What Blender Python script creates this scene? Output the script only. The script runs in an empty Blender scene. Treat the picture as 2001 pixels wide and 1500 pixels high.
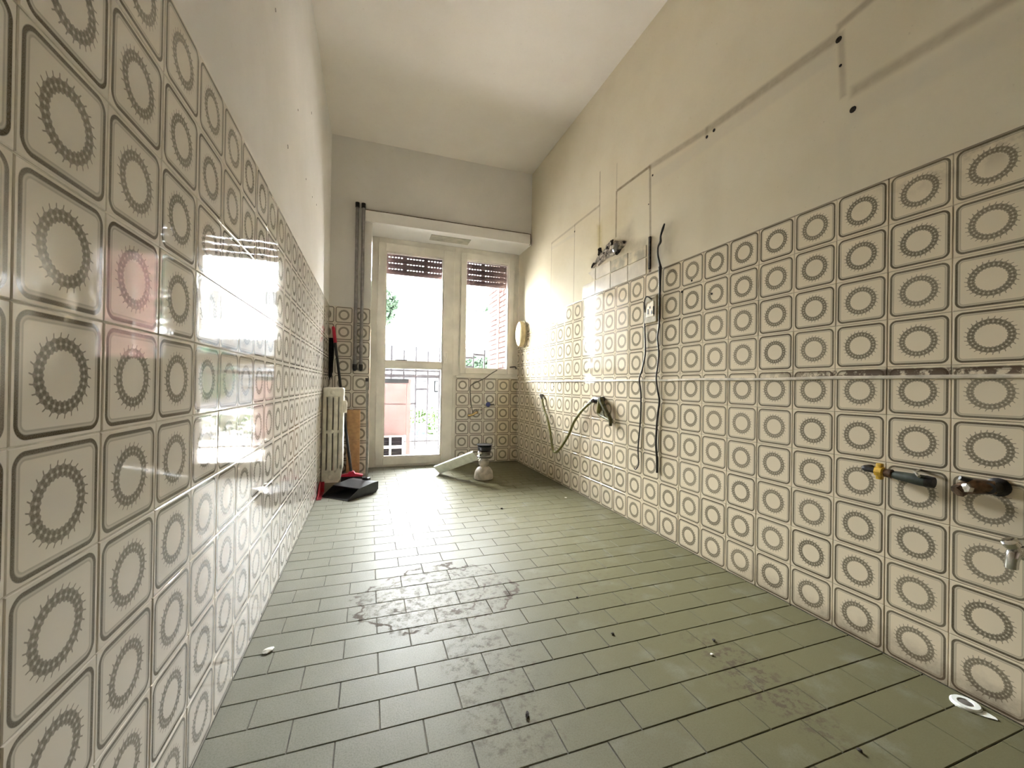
import bpy, bmesh, math, random
from mathutils import Vector, Matrix

random.seed(7)
S = bpy.context.scene
C = S.collection
PI = math.pi

# ------------------------------------------------------------------ camera, world, lights, exposure
YAW, PITCH, ROLL, FPX = 0.337863, 0.005149, 0.016132, 791.8
CAMX, CAMZ = 0.3457, 0.828
fw = Vector((math.sin(YAW) * math.cos(PITCH), math.cos(YAW) * math.cos(PITCH), math.sin(PITCH)))
rt = Vector((math.cos(YAW), -math.sin(YAW), 0))
up = rt.cross(fw)
r2 = rt * math.cos(ROLL) + up * math.sin(ROLL)
u2 = -rt * math.sin(ROLL) + up * math.cos(ROLL)
cd = bpy.data.cameras.new('camera')
cam = bpy.data.objects.new('camera', cd)
C.objects.link(cam)
cd.sensor_fit = 'HORIZONTAL'
cd.sensor_width = 36
cd.lens = FPX / 2001 * 36
cd.clip_start = 0.02
cam.matrix_world = Matrix(((r2.x, u2.x, -fw.x, CAMX), (r2.y, u2.y, -fw.y, 0), (r2.z, u2.z, -fw.z, CAMZ), (0, 0, 0, 1)))
S.camera = cam

w = bpy.data.worlds.new('overcast_sky')
S.world = w
w.use_nodes = True
bgn = w.node_tree.nodes['Background']
bgn.inputs[0].default_value = (0.97, 0.972, 1.02, 1)
bgn.inputs[1].default_value = 56.0


def lamp(name, kind, loc, energy, color, **kw):
    d = bpy.data.lights.new(name, kind)
    d.energy = energy
    d.color = color
    for k, v in kw.items():
        setattr(d, k, v)
    o = bpy.data.objects.new(name, d)
    o.location = loc
    C.objects.link(o)
    return o


por = lamp('daylight_portal', 'AREA', (1.12, 4.33, 1.15), 1.0, (1, 1, 1), shape='RECTANGLE', size=1.6, size_y=2.35)
por.rotation_euler = (-PI / 2, 0, 0)
por.data.cycles.is_portal = True
vs = S.view_settings
vs.view_transform = 'Standard'
vs.look = 'None'
vs.exposure = 1.85
vs.gamma = 1
vs.use_curve_mapping = False
S.cycles.max_bounces = 10
S.cycles.diffuse_bounces = 6
S.cycles.glossy_bounces = 5
S.cycles.transparent_max_bounces = 12
S.cycles.caustics_reflective = False
S.cycles.caustics_refractive = False
S.cycles.sample_clamp_indirect = 12.0


# ------------------------------------------------------------------ node helpers
class NT:
    def __init__(self, name):
        self.m = bpy.data.materials.new(name)
        self.m.use_nodes = True
        self.t = self.m.node_tree
        self.b = self.t.nodes['Principled BSDF']

    def n(self, typ, **kw):
        x = self.t.nodes.new(typ)
        for k, v in kw.items():
            setattr(x, k, v)
        return x

    def put(self, sock, v):
        if isinstance(v, bpy.types.NodeSocket):
            self.t.links.new(v, sock)
        elif v is not None:
            if isinstance(v, tuple) and len(v) == 3 and len(sock.default_value) == 4:
                v = v + (1,)
            sock.default_value = v

    def M(self, op, a, b=None, c=None, clamp=False):
        x = self.n('ShaderNodeMath', operation=op, use_clamp=clamp)
        self.put(x.inputs[0], a)
        self.put(x.inputs[1], b)
        self.put(x.inputs[2], c)
        return x.outputs[0]

    def mix(self, f, a, b):
        x = self.n('ShaderNodeMix', data_type='RGBA')
        self.put(x.inputs[0], f)
        self.put(x.inputs[6], a)
        self.put(x.inputs[7], b)
        return x.outputs[2]

    def noise(self, vec, scale, detail=3, rough=0.5, dist=0.0):
        x = self.n('ShaderNodeTexNoise')
        self.put(x.inputs['Vector'], vec)
        x.inputs['Scale'].default_value = scale
        x.inputs['Detail'].default_value = detail
        x.inputs['Roughness'].default_value = rough
        x.inputs['Distortion'].default_value = dist
        return x.outputs[0]

    def step(self, v, lo, hi):  # smooth ramp lo->hi
        x = self.n('ShaderNodeMapRange', interpolation_type='SMOOTHSTEP')
        self.put(x.inputs[0], v)
        x.inputs[1].default_value = lo
        x.inputs[2].default_value = hi
        return x.outputs[0]

    def pos(self):
        g = self.n('ShaderNodeNewGeometry')
        s = self.n('ShaderNodeSeparateXYZ')
        self.t.links.new(g.outputs['Position'], s.inputs[0])
        return g.outputs['Position'], s.outputs[0], s.outputs[1], s.outputs[2]

    def seg(self, y, z, p, q, wd, soft):
        """mask of a soft line from p to q in the (y, z) plane"""
        (ay, az), (by, bz) = p, q
        L = math.hypot(by - ay, bz - az)
        ty, tz = (by - ay) / L, (bz - az) / L
        dy = self.M('SUBTRACT', y, ay)
        dz = self.M('SUBTRACT', z, az)
        t = self.M('MULTIPLY_ADD', dy, ty, self.M('MULTIPLY', dz, tz))
        n_ = self.M('ABSOLUTE', self.M('MULTIPLY_ADD', dy, -tz, self.M('MULTIPLY', dz, ty)))
        e = self.M('SUBTRACT', self.M('ABSOLUTE', self.M('SUBTRACT', t, L / 2)), L / 2)
        d = self.M('MAXIMUM', self.M('SUBTRACT', n_, wd / 2), e)
        return self.step(d, soft, -soft * 0.3)

    def bump(self, h, strength, dist=0.002):
        x = self.n('ShaderNodeBump')
        x.inputs['Strength'].default_value = strength
        x.inputs['Distance'].default_value = dist
        self.put(x.inputs['Height'], h)
        self.t.links.new(x.outputs[0], self.b.inputs['Normal'])

    def done(self, col=None, rough=None, metal=None, spec=None):
        self.put(self.b.inputs['Base Color'], col)
        self.put(self.b.inputs['Roughness'], rough)
        self.put(self.b.inputs['Metallic'], metal)
        self.put(self.b.inputs['Specular IOR Level'], spec)
        return self.m


def simple(name, col, rough=0.5, metal=0.0, var=0.08, scale=30.0, bump=0.0, spec=None):
    k = NT(name)
    P = k.pos()[0]
    nz = k.noise(P, scale, 4)
    dark = tuple(c * (1 - 2.2 * var) for c in col)
    lite = tuple(min(1, c * (1 + var)) for c in col)
    if bump:
        k.bump(nz, bump)
    return k.done(k.mix(k.step(nz, 0.3, 0.7), dark, lite), rough, metal, spec)


# ------------------------------------------------------------------ materials
def make_majolica():
    k = NT('majolica_tile')
    P, X, Y, Z = k.pos()
    tc = k.n('ShaderNodeTexCoord')
    s = k.n('ShaderNodeSeparateXYZ')
    k.t.links.new(tc.outputs['UV'], s.inputs[0])
    px = k.M('SUBTRACT', s.outputs[0], 0.5)
    py = k.M('SUBTRACT', s.outputs[1], 0.5)
    # rounded square outline
    hw, r = 0.452, 0.105
    qx = k.M('SUBTRACT', k.M('ABSOLUTE', px), hw - r)
    qy = k.M('SUBTRACT', k.M('ABSOLUTE', py), hw - r)
    mx = k.M('MAXIMUM', qx, 0.0)
    my = k.M('MAXIMUM', qy, 0.0)
    ln = k.M('SQRT', k.M('MULTIPLY_ADD', mx, mx, k.M('MULTIPLY', my, my)))
    d = k.M('SUBTRACT', k.M('ADD', ln, k.M('MINIMUM', k.M('MAXIMUM', qx, qy), 0.0)), r)
    ramp = k.n('ShaderNodeValToRGB')
    k.put(ramp.inputs[0], k.M('MULTIPLY_ADD', d, 5.0, 0.5))  # d -0.1..0.1
    els = [(-0.060, 0), (-0.052, .42), (-0.043, .42), (-0.034, .18), (-0.026, .3), (-0.017, .95), (0.012, 1.0), (0.020, 0)]
    cr = ramp.color_ramp
    while len(cr.elements) < len(els):
        cr.elements.new(0.5)
    for e, (dd, v) in zip(cr.elements, els):
        e.position = dd * 5 + 0.5
        e.color = (v, v, v, 1)
    frame = ramp.outputs[0]
    # wreath ring
    N = 26.0
    rad = k.M('SQRT', k.M('MULTIPLY_ADD', px, px, k.M('MULTIPLY', py, py)))
    ang = k.M('ARCTAN2', py, px)
    an = k.M('MULTIPLY', ang, N)
    cs = k.M('COSINE', an)
    wob = k.M('MULTIPLY', cs, 0.006)
    rm = 0.254
    dr = k.M('ABSOLUTE', k.M('SUBTRACT', rad, rm))
    ring = k.step(k.M('SUBTRACT', dr, k.M('ADD', wob, 0.050)), 0.006, -0.004)
    # beads: light dots along the middle, alternate lobes
    fr = k.M('FRACT', k.M('ADD', k.M('MULTIPLY', ang, N / (2 * PI)), 0.5))
    al = k.M('MULTIPLY', k.M('SUBTRACT', fr, 0.5), 2 * PI * rm / N)
    d2 = k.M('SQRT', k.M('MULTIPLY_ADD', al, al, k.M('MULTIPLY', dr, dr)))
    bead = k.step(d2, 0.016, 0.008)
    fr2 = k.M('FRACT', k.M('MULTIPLY', ang, N / (2 * PI)))
    al2 = k.M('MULTIPLY', k.M('SUBTRACT', fr2, 0.5), 2 * PI * rm / N)
    dri = k.M('ABSOLUTE', k.M('SUBTRACT', dr, 0.022))
    blob = k.step(k.M('SQRT', k.M('MULTIPLY_ADD', al2, al2, k.M('MULTIPLY', dri, dri))), 0.028, 0.014)
    ringv = k.M('MULTIPLY', ring, k.M('ADD', k.M('MULTIPLY', blob, 0.16), 0.70))
    ringv = k.M('MULTIPLY', ringv, k.M('SUBTRACT', 1.0, k.M('MULTIPLY', bead, 0.68)))
    # slanted ticks
    rr = k.M('SUBTRACT', rad, 0.295)
    at = k.M('ADD', ang, k.M('MULTIPLY', rr, 0.9))
    f3 = k.M('FRACT', k.M('ADD', k.M('MULTIPLY', at, N / (2 * PI)), 0.5))
    a3 = k.M('MULTIPLY', k.M('ABSOLUTE', k.M('SUBTRACT', f3, 0.5)), k.M('MULTIPLY', rad, 2 * PI / N))
    tick = k.M('MULTIPLY', k.step(a3, 0.0085, 0.004), k.M('MULTIPLY', k.step(rad, 0.280, 0.29), k.step(rad, 0.352, 0.338)))
    tick = k.M('MULTIPLY', tick, 0.75)
    ink = k.M('MAXIMUM', k.M('MAXIMUM', ringv, tick), frame, clamp=True)
    oi = k.n('ShaderNodeObjectInfo')
    rnd = oi.outputs['Random']
    fade = k.M('MULTIPLY_ADD', rnd, -0.12, 1.0)
    grain = k.noise(P, 900, 2)
    ink = k.M('MULTIPLY', k.M('MULTIPLY', ink, fade), k.M('MULTIPLY_ADD', grain, 0.5, 0.72), clamp=True)
    base = k.mix(k.noise(P, 9, 3), (0.74, 0.69, 0.625), (0.79, 0.75, 0.69))
    base = k.mix(k.M('MULTIPLY', rnd, 0.35), base, (0.68, 0.625, 0.53))
    right = k.step(X, 1.6, 1.7)
    base = k.mix(k.M('MULTIPLY', right, 0.85), base, (0.72, 0.625, 0.45))
    col = k.mix(ink, base, (0.080, 0.062, 0.036))
    # kitchen dirt on the right wall: floor line, worktop line, hood grease
    n1 = k.noise(P, 14, 5, 0.65)
    n2 = k.noise(P, 45, 4, 0.6)
    near = k.step(Y, 1.7, 0.75)
    g1 = k.M('MULTIPLY', k.step(k.M('ADD', Z, k.M('MULTIPLY', n1, 0.14)), 0.175, 0.06), k.M('MULTIPLY_ADD', near, 0.75, 0.2))
    g2 = k.M('MULTIPLY', k.step(k.M('ABSOLUTE', k.M('SUBTRACT', Z, 0.890)), 0.016, 0.006), k.M('MULTIPLY', k.step(n2, 0.38, 0.52), k.step(Y, 1.35, 0.95)))
    g3 = k.step(k.M('ABSOLUTE', k.M('SUBTRACT', Z, 1.513)), 0.010, 0.003)
    g4 = k.M('MULTIPLY', k.M('MULTIPLY', k.step(Z, 1.40, 1.50), k.step(Y, 1.0, 0.6)), k.step(n1, 0.42, 0.6))
    dirt = k.M('MAXIMUM', k.M('MULTIPLY', g1, k.M('MULTIPLY_ADD', n2, 0.7, 0.3)), k.M('MAXIMUM', g2, k.M('MULTIPLY', g3, 0.85)))
    dirt = k.M('MULTIPLY', k.M('MAXIMUM', dirt, k.M('MULTIPLY', g4, 0.45)), right, clamp=True)
    col = k.mix(k.M('MULTIPLY', dirt, 0.9), col, (0.06, 0.03, 0.014))
    wv = k.noise(P, 22, 2)
    k.bump(wv, 0.05, 0.004)
    return k.done(col, k.M('MULTIPLY_ADD', dirt, 0.3, 0.05), 0.0, 0.28)


def make_plaster(name, base, lite, marks):
    k = NT(name)
    P, X, Y, Z = k.pos()
    n1 = k.noise(P, 2.2, 5, 0.6)
    col = k.mix(k.step(n1, 0.3, 0.7), base, lite)
    n3 = k.noise(P, 60, 3)
    col = k.mix(k.M('MULTIPLY', k.step(n3, 0.68, 0.8), 0.25), col, (0.35, 0.28, 0.19))
    if marks:
        brk = k.M('MULTIPLY_ADD', k.noise(P, 30, 3), 0.8, 0.55)
        def add(p, q, wd, soft, colr, st):
            nonlocal col
            m = k.M('MULTIPLY', k.M('MULTIPLY', k.seg(Y, Z, p, q, wd, soft), st), brk, clamp=True)
            col = k.mix(m, col, colr)
        DK = (0.22, 0.165, 0.10)
        LT = (0.66, 0.61, 0.50)
        YE = (0.50, 0.42, 0.19)
        add((2.02, 2.055), (1.0, 2.05), 0.05, 0.02, LT, 0.6)
        add((0.93, 1.79), (-0.3, 1.765), 0.05, 0.03, LT, 0.6)
        add((3.40, 2.10), (2.96, 2.075), 0.02, 0.01, LT, 0.7)
        add((2.57, 1.80), (2.37, 1.80), 0.2, 0.5, YE, 0.30)
        add((2.575, 2.0), (2.565, 1.86), 0.02, 0.05, YE, 0.75)
        add((3.40, 2.148), (2.955, 2.150), 0.012, 0.008, DK, 0.35)
        add((2.955, 2.152), (2.575, 2.154), 0.012, 0.008, DK, 0.45)
        add((2.353, 2.162), (2.017, 2.155), 0.012, 0.008, DK, 0.8)
        add((2.017, 2.15), (1.58, 2.113), 0.022, 0.015, DK, 0.45)
        add((1.58, 2.113), (0.985, 2.098), 0.026, 0.018, DK, 0.5)
        add((0.98, 2.13), (0.55, 2.17), 0.016, 0.014, DK, 0.5)
        add((0.93, 1.866), (-0.4, 1.86), 0.020, 0.022, DK, 0.42)
        add((2.955, 2.15), (2.955, 1.52), 0.006, 0.006, DK, 0.45)
        add((3.40, 2.15), (3.40, 1.52), 0.006, 0.006, DK, 0.4)
        add((2.575, 2.40), (2.57, 1.80), 0.006, 0.006, DK, 0.6)
        add((2.36, 2.35), (2.36, 2.16), 0.005, 0.005, DK, 0.35)
        add((2.36, 2.16), (2.36, 1.85), 0.010, 0.008, DK, 0.75)
        add((2.012, 2.155), (2.0, 1.73), 0.010, 0.010, DK, 0.65)
        add((0.972, 2.10), (0.962, 1.87), 0.012, 0.012, DK, 0.35)
        add((1.545, 1.95), (1.545, 1.55), 0.08, 0.05, DK, 0.06)
        add((0.955, 1.75), (0.955, 1.53), 0.03, 0.02, LT, 0.35)
        # soot and glue round the broken hood connection and the cable
        add((2.64, 1.72), (2.20, 1.80), 0.09, 0.08, (0.23, 0.18, 0.13), 0.38)
        add((2.33, 1.76), (2.05, 1.69), 0.05, 0.04, (0.26, 0.21, 0.12), 0.45)
        add((2.0, 1.72), (2.0, 1.52), 0.016, 0.010, (0.11, 0.06, 0.03), 0.95)
        add((1.955, 1.66), (1.95, 1.54), 0.05, 0.05, (0.27, 0.22, 0.19), 0.55)
        add((1.86, 1.72), (1.86, 1.60), 0.03, 0.05, DK, 0.30)
    k.bump(k.noise(P, 120, 4), 0.10, 0.003)
    return k.done(col, 0.9, 0.0, 0.03)


def make_floor_tile():
    k = NT('floor_stoneware')
    P, X, Y, Z = k.pos()
    oi = k.n('ShaderNodeObjectInfo')
    n1 = k.noise(P, 7, 5, 0.6)
    n2 = k.noise(P, 260, 3, 0.6)
    n3 = k.noise(P, 38, 5, 0.7)
    col = k.mix(n1, (0.225, 0.224, 0.180), (0.315, 0.312, 0.265))
    col = k.mix(k.M('MULTIPLY', oi.outputs['Random'], 0.25), col, (0.225, 0.235, 0.19))
    col = k.mix(k.M('MULTIPLY', k.step(n2, 0.40, 0.72), 0.42), col, (0.125, 0.113, 0.08))
    # brown grime towards the right wall and along a dirty streak
    rw = k.M('MULTIPLY', k.step(X, 0.15, 1.35), k.step(n1, 0.0, 0.5))
    col = k.mix(k.M('MULTIPLY', rw, 0.85), col, (0.112, 0.101, 0.044))
    def spot(cx, cy, ax, ay, jit, sc):
        dx = k.M('DIVIDE', k.M('SUBTRACT', X, cx), ax)
        dy = k.M('DIVIDE', k.M('SUBTRACT', Y, cy), ay)
        rr = k.M('SQRT', k.M('MULTIPLY_ADD', dx, dx, k.M('MULTIPLY', dy, dy)))
        return k.M('ADD', rr, k.M('MULTIPLY', k.M('SUBTRACT', k.noise(P, sc, 4, 0.6), 0.5), jit))
    # dried puddle
    e = spot(0.61, 1.62, 0.31, 0.25, 0.9, 7)
    br = k.step(k.noise(P, 11, 3), 0.40, 0.52)
    rim = k.M('MULTIPLY', k.step(k.M('ABSOLUTE', k.M('SUBTRACT', e, 0.97)), 0.045, 0.012), br)
    rim2 = k.M('MULTIPLY', k.step(k.M('ABSOLUTE', k.M('SUBTRACT', e, 0.66)), 0.03, 0.008), k.step(k.noise(P, 9, 3), 0.44, 0.54))
    ins = k.M('MULTIPLY', k.step(e, 1.0, 0.9), k.step(n3, 0.46, 0.62))
    # streaks
    e2 = spot(1.41, 0.86, 0.13, 0.30, 1.2, 9)
    st2 = k.M('MULTIPLY', k.step(e2, 1.0, 0.3), k.step(n3, 0.46, 0.62))
    e3 = spot(0.70, 1.10, 0.18, 0.52, 1.3, 7)
    st3 = k.M('MULTIPLY', k.step(e3, 1.0, 0.4), k.step(n3, 0.47, 0.66))
    e4 = spot(1.25, 1.55, 0.35, 0.5, 1.3, 5)
    st4 = k.M('MULTIPLY', k.step(e4, 1.0, 0.4), k.step(n3, 0.52, 0.68))
    dk = k.M('MAXIMUM', k.M('MAXIMUM', k.M('MULTIPLY', rim, 0.85), k.M('MULTIPLY', rim2, 0.7)), k.M('MULTIPLY', ins, 0.5))
    dk = k.M('MAXIMUM', dk, k.M('MAXIMUM', k.M('MULTIPLY', st2, 0.8), k.M('MAXIMUM', k.M('MULTIPLY', st3, 0.55), k.M('MULTIPLY', st4, 0.30))), clamp=True)
    col = k.mix(dk, col, (0.085, 0.065, 0.048))
    k.bump(k.M('ADD', n2, k.M('MULTIPLY', n3, 0.6)), 0.22, 0.0012)
    rough = k.M('ADD', k.M('MULTIPLY_ADD', n3, 0.25, 0.29), k.M('MULTIPLY', dk, 0.3))
    return k.done(col, rough, 0.0, 0.05)


def make_glass():
    k = NT('window_glass')
    t = k.n('ShaderNodeBsdfTransparent')
    t.inputs[0].default_value = (0.93, 0.95, 0.94, 1)
    g = k.n('ShaderNodeBsdfGlossy')
    g.inputs['Roughness'].default_value = 0.02
    f = k.n('ShaderNodeFresnel')
    f.inputs[0].default_value = 1.45
    m = k.n('ShaderNodeMixShader')
    out = k.t.nodes['Material Output']
    k.t.links.new(f.outputs[0], m.inputs[0])
    k.t.links.new(t.outputs[0], m.inputs[1])
    k.t.links.new(g.outputs[0], m.inputs[2])
    k.t.links.new(m.outputs[0], out.inputs[0])
    return k.m


MT = {}
MT['tile'] = make_majolica()
MT['plaster'] = make_plaster('painted_plaster', (0.745, 0.725, 0.70), (0.795, 0.775, 0.755), False)
MT['plaster_marked'] = make_plaster('marked_plaster', (0.70, 0.635, 0.49), (0.75, 0.69, 0.55), True)
MT['rear'] = simple('brown_hall_paint', (0.20, 0.15, 0.10), 0.6, 0, 0.1, 3)
MT['ceiling'] = make_plaster('ceiling_paint', (0.80, 0.755, 0.705), (0.84, 0.80, 0.75), False)
MT['floor'] = make_floor_tile()
MT['glass'] = make_glass()
MT['grout'] = simple('wall_grout', (0.60, 0.56, 0.48), 0.8, 0, 0.12, 25)
MT['grout_dark'] = simple('aged_grout', (0.50, 0.44, 0.33), 0.8, 0, 0.2, 18)
MT['floor_grout'] = simple('floor_grout', (0.15, 0.135, 0.105), 0.85, 0, 0.25, 12)
MT['caulk'] = simple('caulk', (0.62, 0.56, 0.45), 0.5, 0, 0.12, 25)
MT['frame'] = simple('cream_window_paint', (0.80, 0.765, 0.695), 0.38, 0, 0.05, 6)
MT['shutter'] = simple('maroon_shutter_plastic', (0.105, 0.062, 0.062), 0.5, 0, 0.1, 20)
MT['plain'] = simple('plain_cream_tile', (0.70, 0.64, 0.53), 0.2, 0, 0.08, 8)
MT['plain_dirty'] = simple('greasy_cream_tile', (0.56, 0.49, 0.34), 0.3, 0, 0.2, 14)
MT['pipe'] = simple('grey_pipe_paint', (0.25, 0.23, 0.225), 0.4, 0, 0.1, 30)
MT['dark'] = simple('dark_metal', (0.035, 0.032, 0.03), 0.45, 0.4, 0.2, 60)
MT['black'] = simple('black_plastic', (0.018, 0.018, 0.02), 0.35, 0, 0.2, 40)
MT['bristle'] = simple('black_bristles', (0.022, 0.02, 0.022), 0.9, 0, 0.3, 200, 0.5)
MT['red'] = simple('red_plastic', (0.55, 0.02, 0.055), 0.35, 0, 0.1, 20)
MT['darkred'] = simple('dark_red_plastic', (0.36, 0.012, 0.03), 0.4, 0, 0.15, 20)
MT['chrome'] = simple('chrome', (0.72, 0.71, 0.69), 0.14, 1.0, 0.06, 20)
MT['steel'] = simple('dull_steel_tube', (0.30, 0.29, 0.27), 0.35, 0.9, 0.1, 30)
MT['brass'] = simple('worn_brass', (0.45, 0.33, 0.16), 0.3, 1.0, 0.2, 40)
MT['bronze'] = simple('brown_valve_metal', (0.12, 0.072, 0.042), 0.4, 0.6, 0.3, 60)
MT['yellow'] = simple('yellow_valve_paint', (0.62, 0.38, 0.03), 0.4, 0, 0.15, 60)
MT['green'] = simple('dark_green_metal', (0.045, 0.055, 0.042), 0.5, 0.2, 0.2, 50)
MT['hose'] = simple('olive_yellow_hose', (0.20, 0.185, 0.05), 0.45, 0, 0.2, 40)
MT['hose_dark'] = simple('dirty_olive_sleeve', (0.10, 0.088, 0.025), 0.6, 0, 0.3, 50)
MT['cable'] = simple('black_cable', (0.02, 0.016, 0.013), 0.5, 0, 0.1, 40)
MT['cable_grey'] = simple('grey_wire', (0.14, 0.125, 0.11), 0.5, 0, 0.1, 40)
MT['radiator'] = simple('cream_radiator_enamel', (0.70, 0.67, 0.57), 0.35, 0, 0.08, 18)
MT['cream'] = simple('aged_cream_plastic', (0.62, 0.50, 0.27), 0.4, 0, 0.12, 14)
MT['socket'] = simple('socket_plastic', (0.46, 0.39, 0.24), 0.65, 0, 0.1, 30)
MT['white'] = simple('white_plastic', (0.82, 0.85, 0.80), 0.35, 0, 0.05, 25)
MT['offwhite'] = simple('dusty_white_plastic', (0.50, 0.45, 0.38), 0.5, 0, 0.12, 25)
MT['card'] = simple('tan_cardboard', (0.55, 0.33, 0.16), 0.85, 0, 0.08, 30)
MT['dark_piece'] = simple('matt_black', (0.02, 0.022, 0.022), 0.95, 0, 0.3, 60, 0.4)
MT['rubble'] = simple('broken_mortar', (0.44, 0.38, 0.30), 0.95, 0, 0.30, 45, 0.6)
MT['soot'] = simple('sooty_mortar', (0.055, 0.042, 0.033), 0.95, 0, 0.4, 60, 0.6)
MT['crumb'] = simple('dark_crumb', (0.03, 0.022, 0.015), 0.9, 0, 0.3, 90)
MT['chip'] = simple('white_paint_chip', (0.74, 0.72, 0.66), 0.7, 0, 0.05, 60)
MT['blue'] = simple('blue_plastic', (0.06, 0.08, 0.28), 0.4, 0, 0.1, 40)
# outside
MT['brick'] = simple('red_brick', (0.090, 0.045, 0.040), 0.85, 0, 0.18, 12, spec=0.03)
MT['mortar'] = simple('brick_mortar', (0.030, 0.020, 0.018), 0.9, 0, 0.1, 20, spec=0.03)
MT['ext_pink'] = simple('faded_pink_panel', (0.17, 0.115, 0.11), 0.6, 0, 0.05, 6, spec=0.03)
MT['ext_white'] = simple('outdoor_white_paint', (0.74, 0.72, 0.69), 0.6, 0, 0.05, 4, spec=0.03)
MT['ext_grey'] = simple('outdoor_grey', (0.022, 0.023, 0.024), 0.6, 0, 0.1, 10, spec=0.03)
MT['ext_dark'] = simple('outdoor_dark_louvre', (0.025, 0.02, 0.024), 0.6, 0, 0.15, 30, spec=0.03)
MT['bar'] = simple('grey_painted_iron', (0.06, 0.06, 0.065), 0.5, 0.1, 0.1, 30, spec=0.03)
MT['paving'] = simple('pale_terrace_paving', (0.60, 0.55, 0.50), 0.85, 0, 0.1, 6, spec=0.03)
MT['leaf'] = simple('hedge_leaves', (0.016, 0.030, 0.008), 0.6, 0, 0.3, 25, spec=0.03)
MT['leaf_far'] = simple('far_leaves', (0.018, 0.028, 0.018), 0.7, 0, 0.25, 6, spec=0.03)
MT['bark'] = simple('tree_bark', (0.12, 0.09, 0.065), 0.9, 0, 0.2, 20, spec=0.03)
MT['facade'] = simple('pale_facade', (0.70, 0.70, 0.68), 0.8, 0, 0.03, 1, spec=0.03)
MT['pale_blue'] = simple('pale_blue_fabric', (0.03, 0.035, 0.05), 0.8, 0, 0.15, 30, spec=0.03)
MT['blocker_brown'] = simple('light_blocker_brown', (0.07, 0.055, 0.045), 0.7, 0, 0.1, 3)  # dark tone for the added light-blocking wall and slab
MT['soffit'] = simple('soffit_patch', (0.44, 0.41, 0.34), 0.6, 0, 0.1, 15)


# ------------------------------------------------------------------ mesh helpers
def obj(name, bm, mat, parent=None, smooth=False):
    me = bpy.data.meshes.new(name)
    bmesh.ops.recalc_face_normals(bm, faces=bm.faces[:])
    bm.to_mesh(me)
    bm.free()
    if smooth:
        for p in me.polygons:
            p.use_smooth = True
        me.set_sharp_from_angle(angle=math.radians(38))
    o = bpy.data.objects.new(name, me)
    C.objects.link(o)
    if isinstance(mat, str):
        mat = MT[mat]
    me.materials.append(mat)
    if parent is not None:
        o.parent = parent
    return o


def tag(o, label, cat=None, group=None, kind=None):
    if label:
        o['label'] = label
    if cat:
        o['category'] = cat
    if group:
        o['group'] = group
    if kind:
        o['kind'] = kind
    return o


def empty(name, loc, label, cat, group=None, kind=None):
    o = bpy.data.objects.new(name, None)
    o.location = loc
    o.empty_display_size = 0.05
    C.objects.link(o)
    bpy.context.view_layer.update()
    return tag(o, label, cat, group, kind)


def keep(o, parent):
    """parent o to an unrotated empty while its mesh stays in world coordinates"""
    o.parent = parent
    o.location = o.location - Vector(parent.location)
    return o


def part(name, bm, mat, parent, smooth=False):
    """a mesh made in world coordinates, hung under an unrotated parent (any level)"""
    o = obj(name, bm, mat, None, smooth)
    off = Vector((0, 0, 0))
    p = parent
    while p is not None:
        off += Vector(p.location)
        p = p.parent
    o.parent = parent
    o.location = -off
    return o


def box(bm, x0, x1, y0, y1, z0, z1, bev=0.0, seg=2):
    r = bmesh.ops.create_cube(bm, size=1)
    vs_ = r['verts']
    for v in vs_:
        v.co = Vector((x0 + (v.co.x + .5) * (x1 - x0), y0 + (v.co.y + .5) * (y1 - y0), z0 + (v.co.z + .5) * (z1 - z0)))
    if bev > 0:
        es = {e for v in vs_ for e in v.link_edges}
        bmesh.ops.bevel(bm, geom=list(es), offset=bev, segments=seg, affect='EDGES', profile=0.6)
    return bm


def B(*a, **k):
    return box(bmesh.new(), *a, **k)


def tube(bm, pts, rad, n=8, cap=True, sub=1):
    """swept tube through the points (Catmull-Rom when sub > 1); rad number or list"""
    P = [Vector(p) for p in pts]
    R = rad if isinstance(rad, (list, tuple)) else [rad] * len(P)
    if sub > 1:
        Q, QR = [], []
        for i in range(len(P) - 1):
            p0, p1, p2, p3 = P[max(0, i - 1)], P[i], P[i + 1], P[min(len(P) - 1, i + 2)]
            for s in range(sub):
                t = s / sub
                Q.append(0.5 * ((2 * p1) + (p2 - p0) * t + (2 * p0 - 5 * p1 + 4 * p2 - p3) * t * t + (-p0 + 3 * p1 - 3 * p2 + p3) * t ** 3))
                QR.append(R[i] * (1 - t) + R[i + 1] * t)
        Q.append(P[-1])
        QR.append(R[-1])
        P, R = Q, QR
    rings = []
    ref = None
    for i, p in enumerate(P):
        d = (P[min(i + 1, len(P) - 1)] - P[max(i - 1, 0)]).normalized()
        if ref is None:
            ref = Vector((0, 0, 1)) if abs(d.z) < 0.9 else Vector((1, 0, 0))
        u = d.cross(ref)
        if u.length < 1e-4:
            u = d.cross(Vector((1, 0, 0)))
        u.normalize()
        v = u.cross(d).normalized()
        ref = v
        rings.append([bm.verts.new(p + (u * math.cos(2 * PI * j / n) + v * math.sin(2 * PI * j / n)) * R[i]) for j in range(n)])
    for a, b in zip(rings, rings[1:]):
        for j in range(n):
            bm.faces.new((a[j], a[(j + 1) % n], b[(j + 1) % n], b[j]))
    if cap:
        bm.faces.new(rings[0][::-1])
        bm.faces.new(rings[-1])
    return bm


def T(pts, rad, **k):
    return tube(bmesh.new(), pts, rad, **k)


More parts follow.
